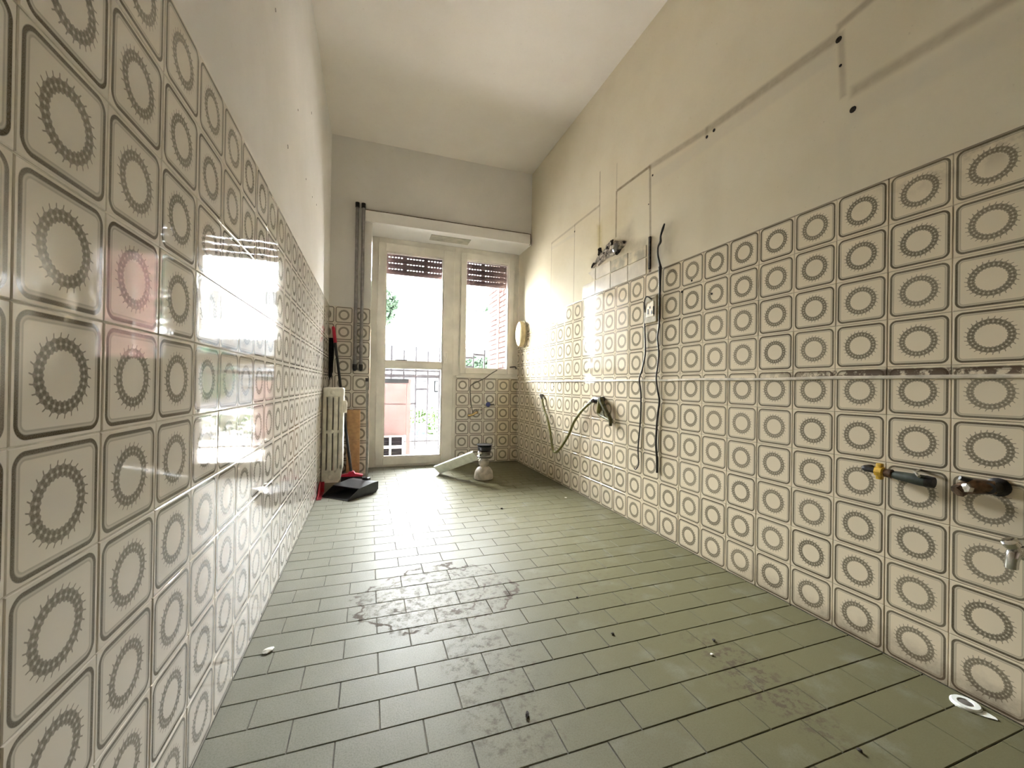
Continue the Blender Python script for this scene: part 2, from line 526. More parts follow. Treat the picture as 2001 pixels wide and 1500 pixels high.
def lathe(bm, c, axis, prof, n=24):
    """profile [(r, h)] turned about axis through c"""
    ax = Vector(axis).normalized()
    u = ax.orthogonal().normalized()
    v = ax.cross(u)
    c = Vector(c)
    rings = []
    for r, h in prof:
        r = max(r, 1e-4)
        rings.append([bm.verts.new(c + ax * h + (u * math.cos(2 * PI * j / n) + v * math.sin(2 * PI * j / n)) * r) for j in range(n)])
    for a, b in zip(rings, rings[1:]):
        for j in range(n):
            bm.faces.new((a[j], a[(j + 1) % n], b[(j + 1) % n], b[j]))
    bm.faces.new(rings[0][::-1])
    bm.faces.new(rings[-1])
    return bm


def L(c, axis, prof, n=24):
    return lathe(bmesh.new(), c, axis, prof, n)


def prism(bm, poly, axis, a0, a1):
    """polygon [(p, q)] extruded along axis 0/1/2 from a0 to a1"""
    def co(p, q, a):
        return Vector((a, p, q)) if axis == 0 else Vector((p, a, q)) if axis == 1 else Vector((p, q, a))
    A = [bm.verts.new(co(p, q, a0)) for p, q in poly]
    D = [bm.verts.new(co(p, q, a1)) for p, q in poly]
    bm.faces.new(A)
    bm.faces.new(D[::-1])
    n = len(poly)
    for i in range(n):
        bm.faces.new((A[i], D[i], D[(i + 1) % n], A[(i + 1) % n]))
    return bm


# ------------------------------------------------------------------ room shell
W_ = 1.90
YB = 3.90    # main back wall plane
YN = 4.25    # plane of the door and window niche
YR = -1.0    # rear wall
H = 3.03
TP = 0.1512  # wall tile course
TC = 0.152   # wall tile column
TOP = 10 * TP
ROOM = 'bare kitchen'

wl = obj('wall_left', B(-0.25, -0.005, YR - .2, 4.46, -0.1, H + .15), 'plaster')
tag(wl, 'left wall with brown-ringed majolica tiles below bare cream plaster', 'wall', None, 'structure')
wr = obj('wall_right', B(W_ + .005, W_ + .25, YR - .2, 4.46, -0.1, H + .15), 'plaster_marked')
tag(wr, 'right wall with ringed tiles, worktop line and marks of removed cupboards', 'wall', None, 'structure')
bm = bmesh.new()
box(bm, -0.005, 0.345, YB + .005, 4.46, -0.1, H + .15)
box(bm, 0.345, W_ + .005, YB + .005, 4.46, 2.295, H + .15)
box(bm, 1.205, W_ + .005, YN + .005, 4.46, -0.1, 0.915)
wb = obj('wall_back', bm, 'plaster')
tag(wb, 'back wall around the glazed door and window niche', 'wall', None, 'structure')
bm = bmesh.new()
box(bm, -0.005, 0.45, YR - .2, YR, -0.1, H + .15)
box(bm, 1.35, W_ + .005, YR - .2, YR, -0.1, H + .15)
box(bm, 0.45, 1.35, YR - .2, YR, 2.1, H + .15)
box(bm, 0.45, 1.35, YR - .2, YR - .16, -0.1, 2.1)
tag(obj('wall_rear', bm, 'rear'), 'rear wall behind the camera with a door recess', 'wall', None, 'structure')
tag(obj('ceiling', B(-0.005, W_ + .005, YR, YB + .005, H, H + .15), 'ceiling'), 'plain cream painted ceiling', 'ceiling', None, 'structure')
fl = obj('floor', B(-0.005, W_ + .005, YR - .2, 4.46, -0.12, -0.0025), 'floor_grout')
tag(fl, 'dusty floor of small grey-green stoneware tiles laid in running bond', 'floor', None, 'structure')

# ---- glazed tiles -------------------------------------------------------------
_tm = {}


def tile_mesh(w_, h_, u0=0., u1=1., v0=0., v1=1., mat='tile', name='wall_tile', th=0.005, bev=0.0012):
    key = (round(w_, 4), round(h_, 4), round(u0, 3), round(u1, 3), round(v0, 3), round(v1, 3), mat)
    if key in _tm:
        return _tm[key]
    x, y = w_ / 2, h_ / 2
    V = [(-x, -y, -th), (x, -y, -th), (x, y, -th), (-x, y, -th),
         (-x, -y, -bev), (x, -y, -bev), (x, y, -bev), (-x, y, -bev),
         (-x + bev, -y + bev, 0), (x - bev, -y + bev, 0), (x - bev, y - bev, 0), (-x + bev, y - bev, 0)]
    F = [(8, 9, 10, 11)]
    for i in range(4):
        j = (i + 1) % 4
        F.append((i, j, 4 + j, 4 + i))
        F.append((4 + i, 4 + j, 8 + j, 8 + i))
    me = bpy.data.meshes.new(name)
    me.from_pydata(V, [], F)
    uv = me.uv_layers.new(name='UVMap')
    for lp in me.loops:
        vx, vy, _ = V[lp.vertex_index]
        uv.data[lp.index].uv = (u0 + (vx + x) / w_ * (u1 - u0), v0 + (vy + y) / h_ * (v1 - v0))
    me.materials.append(MT[mat])
    _tm[key] = me
    return me


def frame_for(wall):
    if wall == 'L':   # faces +x ; local x -> +y? keep right-handed: x=+y, y=+z, z=+x
        return Matrix(((0, 0, 1), (1, 0, 0), (0, 1, 0)))
    if wall == 'R':   # faces -x: x=-y, y=+z, z=-x
        return Matrix(((0, 0, -1), (-1, 0, 0), (0, 1, 0)))
    if wall == 'B':   # faces -y: x=+x, y=+z, z=-y
        return Matrix(((1, 0, 0), (0, 0, -1), (0, 1, 0)))
    return Matrix.Identity(3)


def put_tile(me, wall, c, parent, tilt=0.0011, name='wall_tile', proud=0.0006):
    o = bpy.data.objects.new(name, me)
    C.objects.link(o)
    R_ = frame_for(wall)
    j = Matrix.Rotation(random.gauss(0, tilt), 3, 'X') @ Matrix.Rotation(random.gauss(0, tilt), 3, 'Y') @ Matrix.Rotation(random.gauss(0, 0.0012), 3, 'Z')
    Rm = R_ @ j
    nrm = R_ @ Vector((0, 0, 1))
    o.matrix_world = Matrix.Translation(Vector(c) + nrm * random.uniform(-proud, proud)) @ Rm.to_4x4()
    o.parent = parent
    return o


GAP = 0.0018


def tile_row(wall, parent, a0, a1, joint, cols_named, rows=10, fixed=0.0, zlast=None):
    """tile field on a wall between a0 and a1 along it; joint: position of one vertical joint;
    columns starting before cols_named go into one joined part"""
    first = math.floor((a0 - joint) / TC + 1e-6)
    rest = bmesh.new()
    uvl = rest.loops.layers.uv.new('UVMap')
    k = first
    while joint + k * TC < a1 - 0.012:
        s, e = joint + k * TC, joint + (k + 1) * TC
        s2, e2 = max(s, a0), min(e, a1)
        if e2 - s2 < 0.012:
            k += 1
            continue
        f0, f1 = (s2 - s) / TC, (e2 - s) / TC
        if wall == 'R':
            f0, f1 = 1 - f1, 1 - f0
        for r in range(rows):
            z0, z1 = r * TP, (r + 1) * TP
            v1 = 1.0
            if zlast is not None and r == rows - 1:
                v1 = (zlast - z0) / TP
                z1 = zlast
            mid, zm = (s2 + e2) / 2, (z0 + z1) / 2
            c = (fixed, mid, zm) if wall in 'LR' else (mid, fixed, zm)
            if skip_tile(wall, mid, zm):
                continue
            if s2 >= cols_named - 1e-6:
                put_tile(tile_mesh(e2 - s2 - GAP, z1 - z0 - GAP, f0, f1, 0, v1), wall, c, parent)
            else:
                me = tile_mesh(e2 - s2 - GAP, z1 - z0 - GAP, f0, f1, 0, v1)
                R_ = frame_for(wall)
                vv = [rest.verts.new(R_ @ v.co + Vector(c)) for v in me.vertices]
                for p in me.polygons:
                    f = rest.faces.new([vv[i] for i in p.vertices])
                    for lp, li in zip(f.loops, p.loop_indices):
                        lp[uvl].uv = me.uv_layers[0].data[li].uv
        k += 1
    if len(rest.verts):
        o = obj('wall_tiles', rest, 'tile', parent)
        o['kind'] = 'stuff'
        return o
    rest.free()


def skip_tile(wall, mid, zm):
    return False


def grout(parent, mat, *a):
    return obj('grout', B(*a), mat, parent)


grout(wl, 'grout', -0.0049, -0.0019, YR, YB + .004, 0, TOP)
tile_row('L', wl, YR, YB, 0.5584, 0.2, fixed=0.0)
grout(wr, 'grout_dark', W_ + .0019, W_ + .0049, YR, YN + .004, 0, TOP)
tile_row('R', wr, YR, YN, 0.6703, 0.0, fixed=W_)
grout(wb, 'grout', 0, 0.345, YB + .0019, YB + .0049, 0, TOP)
TCs = TC
TC = 0.1497
tile_row('B', wb, 0.0, 0.345, 0.0455, -1, fixed=YB)
TC = 0.1525
obj('grout', B(1.205, W_, YN + .0019, YN + .0049, 0, 0.908), 'grout', wb)
tile_row('B', wb, 1.205, W_, 1.205, -1, rows=6, fixed=YN)
TC = TCs

# plain cream tiles over the former hood
for (y0, y1, z0, z1, mt) in [(2.032, 2.213, 1.514, 1.612, 'plain'), (2.217, 2.413, 1.514, 1.614, 'plain'), (2.417, 2.611, 1.514, 1.616, 'plain'), (2.615, 2.80, 1.514, 1.617, 'plain'),
                             (2.032, 2.213, 1.617, 1.690, 'plain_dirty'), (2.217, 2.413, 1.618, 1.698, 'plain_dirty'), (2.417, 2.611, 1.620, 1.706, 'plain')]:
    put_tile(tile_mesh(y1 - y0 - GAP, z1 - z0 - GAP, mat=mt), 'R', (W_, (y0 + y1) / 2, (z0 + z1) / 2), wr, 0.003)
# broken corner piece
bm = bmesh.new()
prism(bm, [(2.615, 1.622), (2.715, 1.695), (2.615, 1.708)], 0, W_ - .001, W_ + .005)
obj('wall_tile', bm, 'plain', wr)

# floor tiles
FW, FD = 0.2005, 0.0988
rest = bmesh.new()
j0 = 1.020
n_named = 0
cand = []
for r in range(math.floor((YR - j0) / FD), 40):
    y0, y1 = j0 + r * FD, j0 + (r + 1) * FD
    y0, y1 = max(y0, YR - .15), y1
    if y0 > 4.40:
        break
    y1 = min(y1, 4.45)
    off = 0.383 if r % 2 == 0 else 0.284
    k = -3
    while off + k * FW < W_ - .008:
        x0, x1 = max(off + k * FW, 0.0), min(off + (k + 1) * FW, W_)
        k += 1
        if x1 - x0 < 0.01:
            continue
        # clip to room outline
        if y0 < YR and (x0 < .45 or x1 > 1.35):
            continue
        if y0 > YB - .01 and x1 < 0.36:
            continue
        if y1 > YB and x0 < 0.345:
            x0 = 0.345
        if y0 > YN - .01 and x0 > 1.2:
            continue
        y1c = min(y1, YN) if x1 > 1.2 and x0 > 1.0 else y1
        cand.append((x0, x1, y0, y1c))
vis = [t for t in cand if t[2] > 0.40]
vis.sort(key=lambda t: t[2])
named = set(vis[:296])
for t in cand:
    x0, x1, y0, y1 = t
    g = 0.0026
    me = tile_mesh(x1 - x0 - g, y1 - y0 - g, mat='floor', name='floor_tile', th=0.004, bev=0.0012)
    c = Vector(((x0 + x1) / 2, (y0 + y1) / 2, 0))
    if t in named:
        put_tile(me, 'F', c, fl, 0.0018, 'floor_tile', 0.0003)
    else:
        vv = [rest.verts.new(v.co + c) for v in me.vertices]
        for p in me.polygons:
            rest.faces.new([vv[i] for i in p.vertices])
o = obj('floor_tiles', rest, 'floor', fl)
o['kind'] = 'stuff'

# ---- worktop caulk line --------------------------------------------------------
bm = bmesh.new()
pts, rad = [], []
y = -0.9
while y < 4.2:
    pts.append((W_ - 0.001, y, 0.8745 + 0.0013 * math.sin(y * 9) + random.uniform(-.001, .001)))
    rad.append(0.0058 + 0.0012 * random.random())
    y += 0.08
tube(bm, pts, rad, n=7)
tag(obj('trim_1', bm, 'caulk', None, True), 'cream caulk line left by the removed worktop along the right wall', 'caulk line', None, 'structure')
# shutter box cover board
bm = B(0.283, 1.878, YB - .034, YB + .003, 2.287, 2.388, bev=.003)
tb = obj('trim_2', bm, 'plaster')
tag(tb, 'cream shutter-box cover board above the door and window niche', 'lintel board', None, 'structure')
part('shadow_line', B(0.283, 1.880, YB - .033, YB + .004, 2.3875, 2.394), 'bronze', tb)  # dark strip that paints in the shadow line above the board
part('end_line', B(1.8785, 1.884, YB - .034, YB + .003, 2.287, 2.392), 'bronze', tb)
part('access_panel', B(0.89, 1.285, 3.99, 4.14, 2.289, 2.2955, bev=.002), 'soffit', tb)['label'] = 'dull rectangular access panel in the soffit'
# window sill strip
tag(obj('trim_3', B(1.203, 1.898, 4.222, 4.27, 0.909, 0.930, bev=.004), 'frame'), 'thin cream sill strip under the window', 'sill', None, 'structure')

# ---- door and window -----------------------------------------------------------
dr = empty('door_1', (0.76, 4.25, 0), 'cream glazed terrace door with two panes and a mid rail', 'door', None, 'structure')
F0, F1 = 4.245, 4.31
bm = bmesh.new()
box(bm, 0.346, 0.412, F0, F1, -0.002, 2.292, bev=.004)
box(bm, 0.412, 1.19, F0, F1, 2.235, 2.292, bev=.004)
box(bm, 1.165, 1.204, F0, F1, -0.002, 0.93, bev=.004)
box(bm, 1.165, 1.235, F0, F1, 0.93, 2.292, bev=.004)
box(bm, 0.412, 1.165, F0, F1, -0.002, 0.024, bev=.003)
part('door_frame', bm, 'frame', dr)
bm = bmesh.new()
D0, D1 = 4.228, 4.285
box(bm, 0.405, 0.478, D0, D1, 0.018, 2.24, bev=.006)
box(bm, 1.058, 1.172, D0, D1, 0.018, 2.24, bev=.006)
box(bm, 0.478, 1.058, D0, D1, 2.155, 2.24, bev=.006)
box(bm, 0.478, 1.058, D0, D1, 0.998, 1.056, bev=.006)
box(bm, 0.478, 1.058, D0, D1, 0.018, 0.095, bev=.006)
leaf = part('door_leaf', bm, 'frame', dr)
# stepped beads
bm = bmesh.new()
for (z0, z1) in ((0.095, 0.998), (1.056, 2.155)):
    for x0, x1 in ((0.476, 0.490), (1.046, 1.060)):
        box(bm, x0, x1, 4.236, 4.28, z0, z1)
    box(bm, 0.49, 1.046, 4.236, 4.28, z0 - .002, z0 + .011)
    box(bm, 0.49, 1.046, 4.236, 4.28, z1 - .011, z1 + .002)
part('glazing_bead', bm, 'frame', leaf)
part('glass_pane', B(0.486, 1.05, 4.262, 4.266, 1.062, 2.149), 'glass', leaf)
part('glass_pane', B(0.486, 1.05, 4.262, 4.266, 0.101, 0.992), 'glass', leaf)
bm = B(1.078, 1.108, 4.222, 4.230, 1.055, 1.175, bev=.003)
part('handle_plate', bm, 'frame', leaf)
part('door_handle', T([(1.093, 4.225, 1.15), (1.093, 4.185, 1.15), (1.093, 4.178, 1.14), (1.093, 4.178, 1.06)], [.007, .007, .008, .006], sub=4), 'frame', leaf, True)
for z in (2.045, 1.092, 0.13):
    part('hinge', T([(0.414, 4.222, z - .045), (0.414, 4.222, z + .045)], .008), 'frame', dr, True)
part('latch', B(0.585, 0.70, 4.234, 4.262, 1.067, 1.078, bev=.002), 'dark', leaf)

wn = empty('window_1', (1.56, 4.25, 0.93), 'narrow cream casement window right of the terrace door', 'window', None, 'structure')
bm = bmesh.new()
box(bm, 1.235, 1.255, F0, F1, 0.93, 2.292, bev=.003)
box(bm, 1.835, 1.899, F0, F1, 0.93, 2.292, bev=.004)
box(bm, 1.255, 1.835, F0, F1, 2.235, 2.292, bev=.004)
box(bm, 1.255, 1.835, F0, F1, 0.93, 0.962, bev=.004)
part('window_frame', bm, 'frame', wn)
bm = bmesh.new()
box(bm, 1.243, 1.300, D0, D1, 0.955, 2.24, bev=.006)
box(bm, 1.775, 1.842, D0, D1, 0.955, 2.24, bev=.006)
box(bm, 1.300, 1.775, D0, D1, 2.168, 2.24, bev=.006)
box(bm, 1.300, 1.775, D0, D1, 0.955, 1.008, bev=.006)
sash = part('sash', bm, 'frame', wn)
bm = bmesh.new()
box(bm, 1.297, 1.307, 4.236, 4.28, 1.006, 2.17)
box(bm, 1.766, 1.777, 4.236, 4.28, 1.006, 2.17)
box(bm, 1.307, 1.766, 4.236, 4.28, 1.006, 1.016)
box(bm, 1.307, 1.766, 4.236, 4.28, 2.158, 2.17)
part('glazing_bead', bm, 'frame', sash)
part('glass_pane', B(1.303, 1.77, 4.262, 4.266, 1.012, 2.163), 'glass', sash)
for z in (2.055, 1.12):
    part('hinge', T([(1.838, 4.222, z - .045), (1.838, 4.222, z + .045)], .008), 'frame', wn, True)
part('shutter_hook', T([(1.80, 4.225, 1.035), (1.86, 4.212, 1.04), (1.87, 4.21, 1.015)], .006, sub=4), 'dark', wn, True)


def shutter(name, x0, x1, zbot, ztop, label, n_slats):
    e = empty(name, ((x0 + x1) / 2, 4.37, zbot), label, 'shutter', 'roller shutters')
    z = zbot
    pitch = 0.0605
    while z < ztop:
        bm = bmesh.new()
        prism(bm, [(4.362, z + .001), (4.360, z + .026), (4.362, z + .0555), (4.374, z + .0555), (4.376, z + .026), (4.374, z + .001)], 0, x0, x1)
        # hooked bridges between the ventilation slots
        xx = x0
        while xx < x1:
            wd = 0.020 if int((xx - x0) / 0.031) % 7 else 0.031
            if z + 0.08 < ztop:
                box(bm, xx, min(xx + wd, x1), 4.3645, 4.3715, z + .054, z + pitch + .003)
            xx += 0.031
        part('slat', bm, 'shutter', e)
        z += pitch
    return e


shutter('roller_shutter', 0.43, 1.16, 1.962, 2.30, 'maroon slatted roller shutter half rolled down behind the terrace door', 5)
shutter('roller_shutter', 1.245, 1.87, 1.930, 2.30, 'maroon slatted roller shutter partly lowered behind the narrow window', 5)

# ------------------------------------------------------------------ things along the back
# two heating pipes
for x, lab in ((0.217, 'left of two thin grey heating pipes beside the door niche'), (0.268, 'right of two thin grey heating pipes, touching the shutter-box board')):
    p = empty('heating_pipe', (x, YB - .03, 0.95), lab, 'pipe', 'heating pipes')
    part('pipe_run', T([(x, YB + .003, 2.44), (x, YB - .02, 2.438), (x, YB - .03, 2.425), (x, YB - .03, 2.39), (x, YB - .03, 0.985)], [.0155, .0155, .0155, .0145, .0145], n=12), 'pipe', p, True)
    part('pipe_elbow', T([(x, YB - .03, 1.0), (x, YB - .03, 0.968), (x, YB - .018, 0.957), (x, YB + .003, 0.957)], .0175, n=12), 'dark', p, True)
    part('pipe_collar', T([(x, YB - .03, 2.40), (x, YB - .03, 2.443)], .018, n=12), 'dark', p, True)

# radiator: short cast iron column radiator, end face to the room
rd = empty('radiator', (0.10, 3.46, 0.05), 'short cream cast-iron column radiator on the left wall by the door', 'radiator')
for i in range(3):
    y0 = 3.435 + i * 0.047
    bm = bmesh.new()
    # columns
    for k, (cx, wd) in enumerate([(0.020, .030), (0.060, .034), (0.101, .034), (0.139, .034)]):
        box(bm, cx - wd / 2, cx + wd / 2, y0, y0 + .042, 0.12 + (.03 if k == 3 else 0), 0.75, bev=.011, seg=2)
    box(bm, 0.003, 0.158, y0 - .002, y0 + .044, 0.715, 0.795, bev=.020, seg=3)
    prism(bm, [(0.006, 0.055), (0.125, 0.055), (0.140, 0.075), (0.155, 0.19), (0.135, 0.19), (0.115, 0.150), (0.006, 0.150)], 1, y0, y0 + .042)
    box(bm, 0.006, 0.150, y0 + .004, y0 + .040, 0.435, 0.462, bev=.008)
    part('radiator_section', bm, 'radiator', rd, True)
part('end_plug', L((0.075, 3.437, 0.098), (0, -1, 0), [(0.024, -.01), (0.024, .006), (0.017, .010), (0.012, .010)], 16), 'radiator', rd, True)
for z in (0.452, 0.755):
    part('boss', L((0.075, 3.437, z), (0, -1, 0), [(0.016, -.01), (0.016, .004), (0.010, .007)], 14), 'radiator', rd, True)
part('radiator_valve', L((0.160, 3.46, 0.645), (0, 0, 1), [(.010, -.05), (.020, -.045), (.022, .02), (.018, .045), (.008, .05)], 14), 'radiator', rd, True)
part('bracket', B(-.001, 0.03, 3.48, 3.50, 0.69, 0.71), 'radiator', rd)
part('bracket', B(-.001, 0.03, 3.48, 3.50, 0.16, 0.18), 'radiator', rd)

# broom
A0, A1 = Vector((0.215, 3.62, 0.075)), Vector((0.037, 3.868, 1.325))
br = empty('broom', (0.215, 3.62, 0), 'broom with red head and black handle leaning in the corner behind the radiator', 'broom')
ax = (A1 - A0).normalized()
part('handle', T([A0, A1 - ax * 0.14], .0115, n=10), 'black', br, True)
part('handle_grip', T([A1 - ax * 0.15, A1 - ax * .01, A1], [.015, .014, .007], n=10), 'red', br, True)
bm = bmesh.new()
prism(bm, [(0.132, 0.062), (0.300, 0.056), (0.305, 0.068), (0.245, 0.082), (0.232, 0.100), (0.200, 0.100), (0.188, 0.084), (0.135, 0.074)], 1, 3.595, 3.645)
part('broom_head', bm, 'red', br)
bm = bmesh.new()
prism(bm, [(0.140, 0.064), (0.298, 0.058), (0.306, 0.0), (0.132, 0.0)], 1, 3.598, 3.642)
part('bristles', bm, 'bristle', br)

# long-handled dustpan
dp = empty('dustpan', (0.25, 3.30, 0), 'black long-handled dustpan standing on the floor in front of the broom', 'dustpan')
bm = bmesh.new()
# pan shell: scoop opening towards the room corner
outer = [(-.165, 0.0), (.115, 0.0), (.140, 0.02), (.140, .078), (.09, .080), (-.06, .066), (-.165, .010)]
for s_, e_ in ((-.125, -.120), (.120, .125)):
    prism(bm, [(p, q) for p, q in outer], 1, s_, e_)
prism(bm, [(-.165, 0.0), (.125, 0.0), (.140, 0.012), (.140, .078), (.134, .078), (.134, .016), (.12, .006), (-.165, .003)], 1, -.12, .12)
prism(bm, [(-.06, .066), (.09, .080), (.140, .078), (.140, .072), (.09, .074), (-.06, .060)], 1, -.122, .122)
box(bm, .128, .165, -.03, .03, .02, .095, bev=.008)
rotm = Matrix.Translation((0.235, 3.27, 0)) @ Matrix.Rotation(math.radians(48), 4, 'Z')
bmesh.ops.transform(bm, matrix=rotm, verts=bm.verts[:])
part('pan', bm, 'black', dp)
pb = rotm @ Vector((.15, 0, .06))
part('handle', T([pb, (0.3365, pb.y - .0, 0.35), (0.325, pb.y - .01, 0.858)], .0095, n=10), 'steel', dp, True)
part('handle_cap', T([(0.325, pb.y - .01, 0.845), (0.3245, pb.y - .01, 0.872)], .012, n=10), 'dark', dp, True)

# tan cardboard stack
for z0, z1, lab in ((0.0, 0.335, 'lower tan cardboard box standing on the floor between radiator and door'), (0.337, 0.595, 'upper tan cardboard box stacked between radiator and door')):
    o = empty('cardboard_box', (0.22, 3.86, z0), lab, 'box', 'stacked cardboard boxes')
    part('carton', B(0.165, 0.272, 3.80, 3.896, z0, z1, bev=.003), 'card', o)
    part('flap', B(0.168, 0.269, 3.798, 3.80, z1 - .03, z1 - .002), 'card', o)

# narrow black piece in the corner
bm = bmesh.new()
cols = 7
g = []
for i in range(cols):
    for_ = []
    for jz in range(9):
        t = jz / 8
        x = 0.004 + (0.034 + 0.010 * math.sin(3 * t + 1)) * (i / (cols - 1))
        y = 3.872 + 0.012 * math.sin(i * 2.1 + t * 2) * (0.3 + t)
        for_.append(bm.verts.new((x, y, 1.225 - 0.36 * t + 0.02 * math.sin(i * 1.7) * t)))
    g.append(for_)
for i in range(cols - 1):
    for jz in range(8):
        bm.faces.new((g[i][jz], g[i + 1][jz], g[i + 1][jz + 1], g[i][jz + 1]))
bmesh.ops.solidify(bm, geom=bm.faces[:], thickness=0.004)
tag(obj('dark_piece', bm, 'dark_piece', None, True), 'small narrow black piece in the tiled corner behind the broom handle', 'dark_piece')

# red dustpan against the left wall
rp = empty('dustpan', (0.02, 3.30, 0), 'dark red plastic dustpan lying against the foot of the left wall', 'dustpan')
bm = bmesh.new()
prism(bm, [(3.15, 0.0), (3.37, 0.0), (3.39, 0.03), (3.37, 0.085), (3.31, 0.075), (3.17, 0.012)], 0, 0.004, 0.010)
prism(bm, [(3.15, 0.0), (3.38, 0.0), (3.38, 0.006), (3.15, 0.003)], 0, 0.004, 0.035)
box(bm, 0.004, 0.035, 3.365, 3.38, 0.0, 0.08, bev=.004)
part('pan', bm, 'darkred', rp)
part('handle', T([(0.02, 3.37, 0.05), (0.02, 3.41, 0.048), (0.02, 3.45, 0.04)], [.010, .011, .008], sub=3), 'darkred', rp, True)

# white drain trap with dark strainer
dt = empty('drain_trap', (1.315, 3.48, 0), 'dusty white sink trap with a dark strainer standing on the floor by the door', 'drain trap')
part('bottle', L((1.315, 3.48, 0), (0, 0, 1), [(0.070, 0), (0.083, .006), (0.085, .03), (0.078, .07), (0.058, .10), (0.040, .112)], 26), 'offwhite', dt, True)
part('neck', L((1.315, 3.48, 0), (0, 0, 1), [(0.036, .108), (0.036, .125), (0.045, .130), (0.046, .165), (0.040, .172), (0.036, .19)], 22), 'offwhite', dt, True)
part('clamp_collar', L((1.318, 3.48, 0), (0, 0, 1), [(0.034, .185), (0.062, .195), (0.066, .205), (0.052, .215), (0.058, .245), (0.040, .250)], 22), 'steel', dt, True)
part('strainer', L((1.32, 3.48, 0), (0, 0, 1), [(0.042, .245), (0.060, .258), (0.062, .288), (0.050, .292), (0.070, .300), (0.072, .308), (0.040, .312)], 22), 'black', dt, True)
part('screw_cap', L((1.265, 3.43, 0.235), (-0.6, -.8, 0.2), [(0.020, -.02), (0.020, .012), (0.012, .020)], 14), 'chrome', dt, True)

# pale plastic strip leaning on the trap
bm = bmesh.new()
S0, S1 = Vector((0.950, 3.80, 0.030)), Vector((1.215, 3.395, 0.222))
dv = (S1 - S0)
du = dv.normalized()
sd = du.cross(Vector((0, 0, 1))).normalized()
nn = sd.cross(du).normalized()
cr_, sr_ = math.cos(math.radians(52)), math.sin(math.radians(52))
sd, nn = sd * cr_ + nn * sr_, nn * cr_ - sd * sr_
hw_ = 0.045
prof = [(-hw_, 0.0), (-hw_, .018), (-hw_ + .004, .018), (-hw_ + .006, .006), (hw_ - .006, .006), (hw_ - .004, .018), (hw_, .018), (hw_, 0.0)]
ra = [bm.verts.new(S0 + sd * p + nn * q) for p, q in prof]
rb = [bm.verts.new(S1 + sd * p + nn * q) for p, q in prof]
for i in range(len(prof)):
    j = (i + 1) % len(prof)
    bm.faces.new((ra[i], ra[j], rb[j], rb[i]))
bm.faces.new(ra)
bm.faces.new(rb[::-1])
tag(obj('plastic_strip', bm, 'white'), 'pale plastic channel strip leaning from the floor onto the drain trap', 'strip')

# taps on the niche wall
fa = empty('wall_tap', (1.44, YN, 0.55), 'small brass tap on the tiles under the window', 'tap')
part('spout', T([(1.45, 4.21, 0.545), (1.41, 4.19, 0.535), (1.365, 4.175, 0.515), (1.325, 4.17, 0.512)], [.014, .013, .012, .011], sub=4), 'brass', fa, True)
part('tap_body', L((1.455, 4.255, 0.548), (0, -1, 0), [(.026, 0), (.026, .008), (.014, .010), (.014, .06), (.018, .062), (.018, .078)], 16), 'chrome', fa, True)
part('cross_handle', T([(1.44, 4.195, 0.575), (1.48, 4.195, 0.530)], .008), 'chrome', fa, True)
part('cross_handle', T([(1.44, 4.195, 0.530), (1.48, 4.195, 0.575)], .008), 'chrome', fa, True)
bk = empty('valve_knob', (1.56, YN, 0.62), 'small blue valve knob on the tiles above the brass tap', 'valve')
part('knob', L((1.558, 4.252, 0.625), (0, -1, 0), [(.010, 0), (.010, .02), (.024, .022), (.026, .036), (.016, .042)], 14), 'blue', bk, True)
part('tail', T([(1.58, 4.225, 0.622), (1.63, 4.235, 0.627)], .006), 'cable_grey', bk, True)
tag(obj('loose_wire', T([(1.655, 4.222, 1.0), (1.58, 4.215, 0.955), (1.51, 4.215, 0.905), (1.43, 4.225, 0.865), (1.378, 4.238, 0.835), (1.36, 4.240, 0.80), (1.368, 4.24, 0.70), (1.375, 4.236, 0.62), (1.382, 4.20, 0.545)], .0052, sub=5, n=7), 'cable_grey', None, True), 'thin grey wire drooping from the window frame to the brass tap', 'wire')

# oval wall lamp
lp_ = empty('wall_lamp', (W_, 4.06, 1.385), 'cream oval wall lamp on the right wall beside the window', 'lamp')
def oval(cx, cy, cz, prof, ry, rz, n=28):
    bm = bmesh.new()
    rings = []
    for s_, h_ in prof:
        rings.append([bm.verts.new((cx - h_, cy + ry * s_ * math.cos(2 * PI * j / n), cz + rz * s_ * math.sin(2 * PI * j / n))) for j in range(n)])
    for a_, b_ in zip(rings, rings[1:]):
        for j in range(n):
            bm.faces.new((a_[j], a_[(j + 1) % n], b_[(j + 1) % n], b_[j]))
    bm.faces.new(rings[0][::-1])
    bm.faces.new(rings[-1])
    return bm
part('back_plate', oval(W_, 4.06, 1.385, [(1.0, 0), (1.0, .012), (.92, .018)], .10, .148), 'socket', lp_, True)
part('shade', oval(W_, 4.06, 1.385, [(.92, .014), (.94, .04), (.86, .062), (.62, .076), (.2, .082), (.02, .083)], .10, .148), 'cream', lp_, True)

# ------------------------------------------------------------------ things on the right wall
XW = W_ - .006
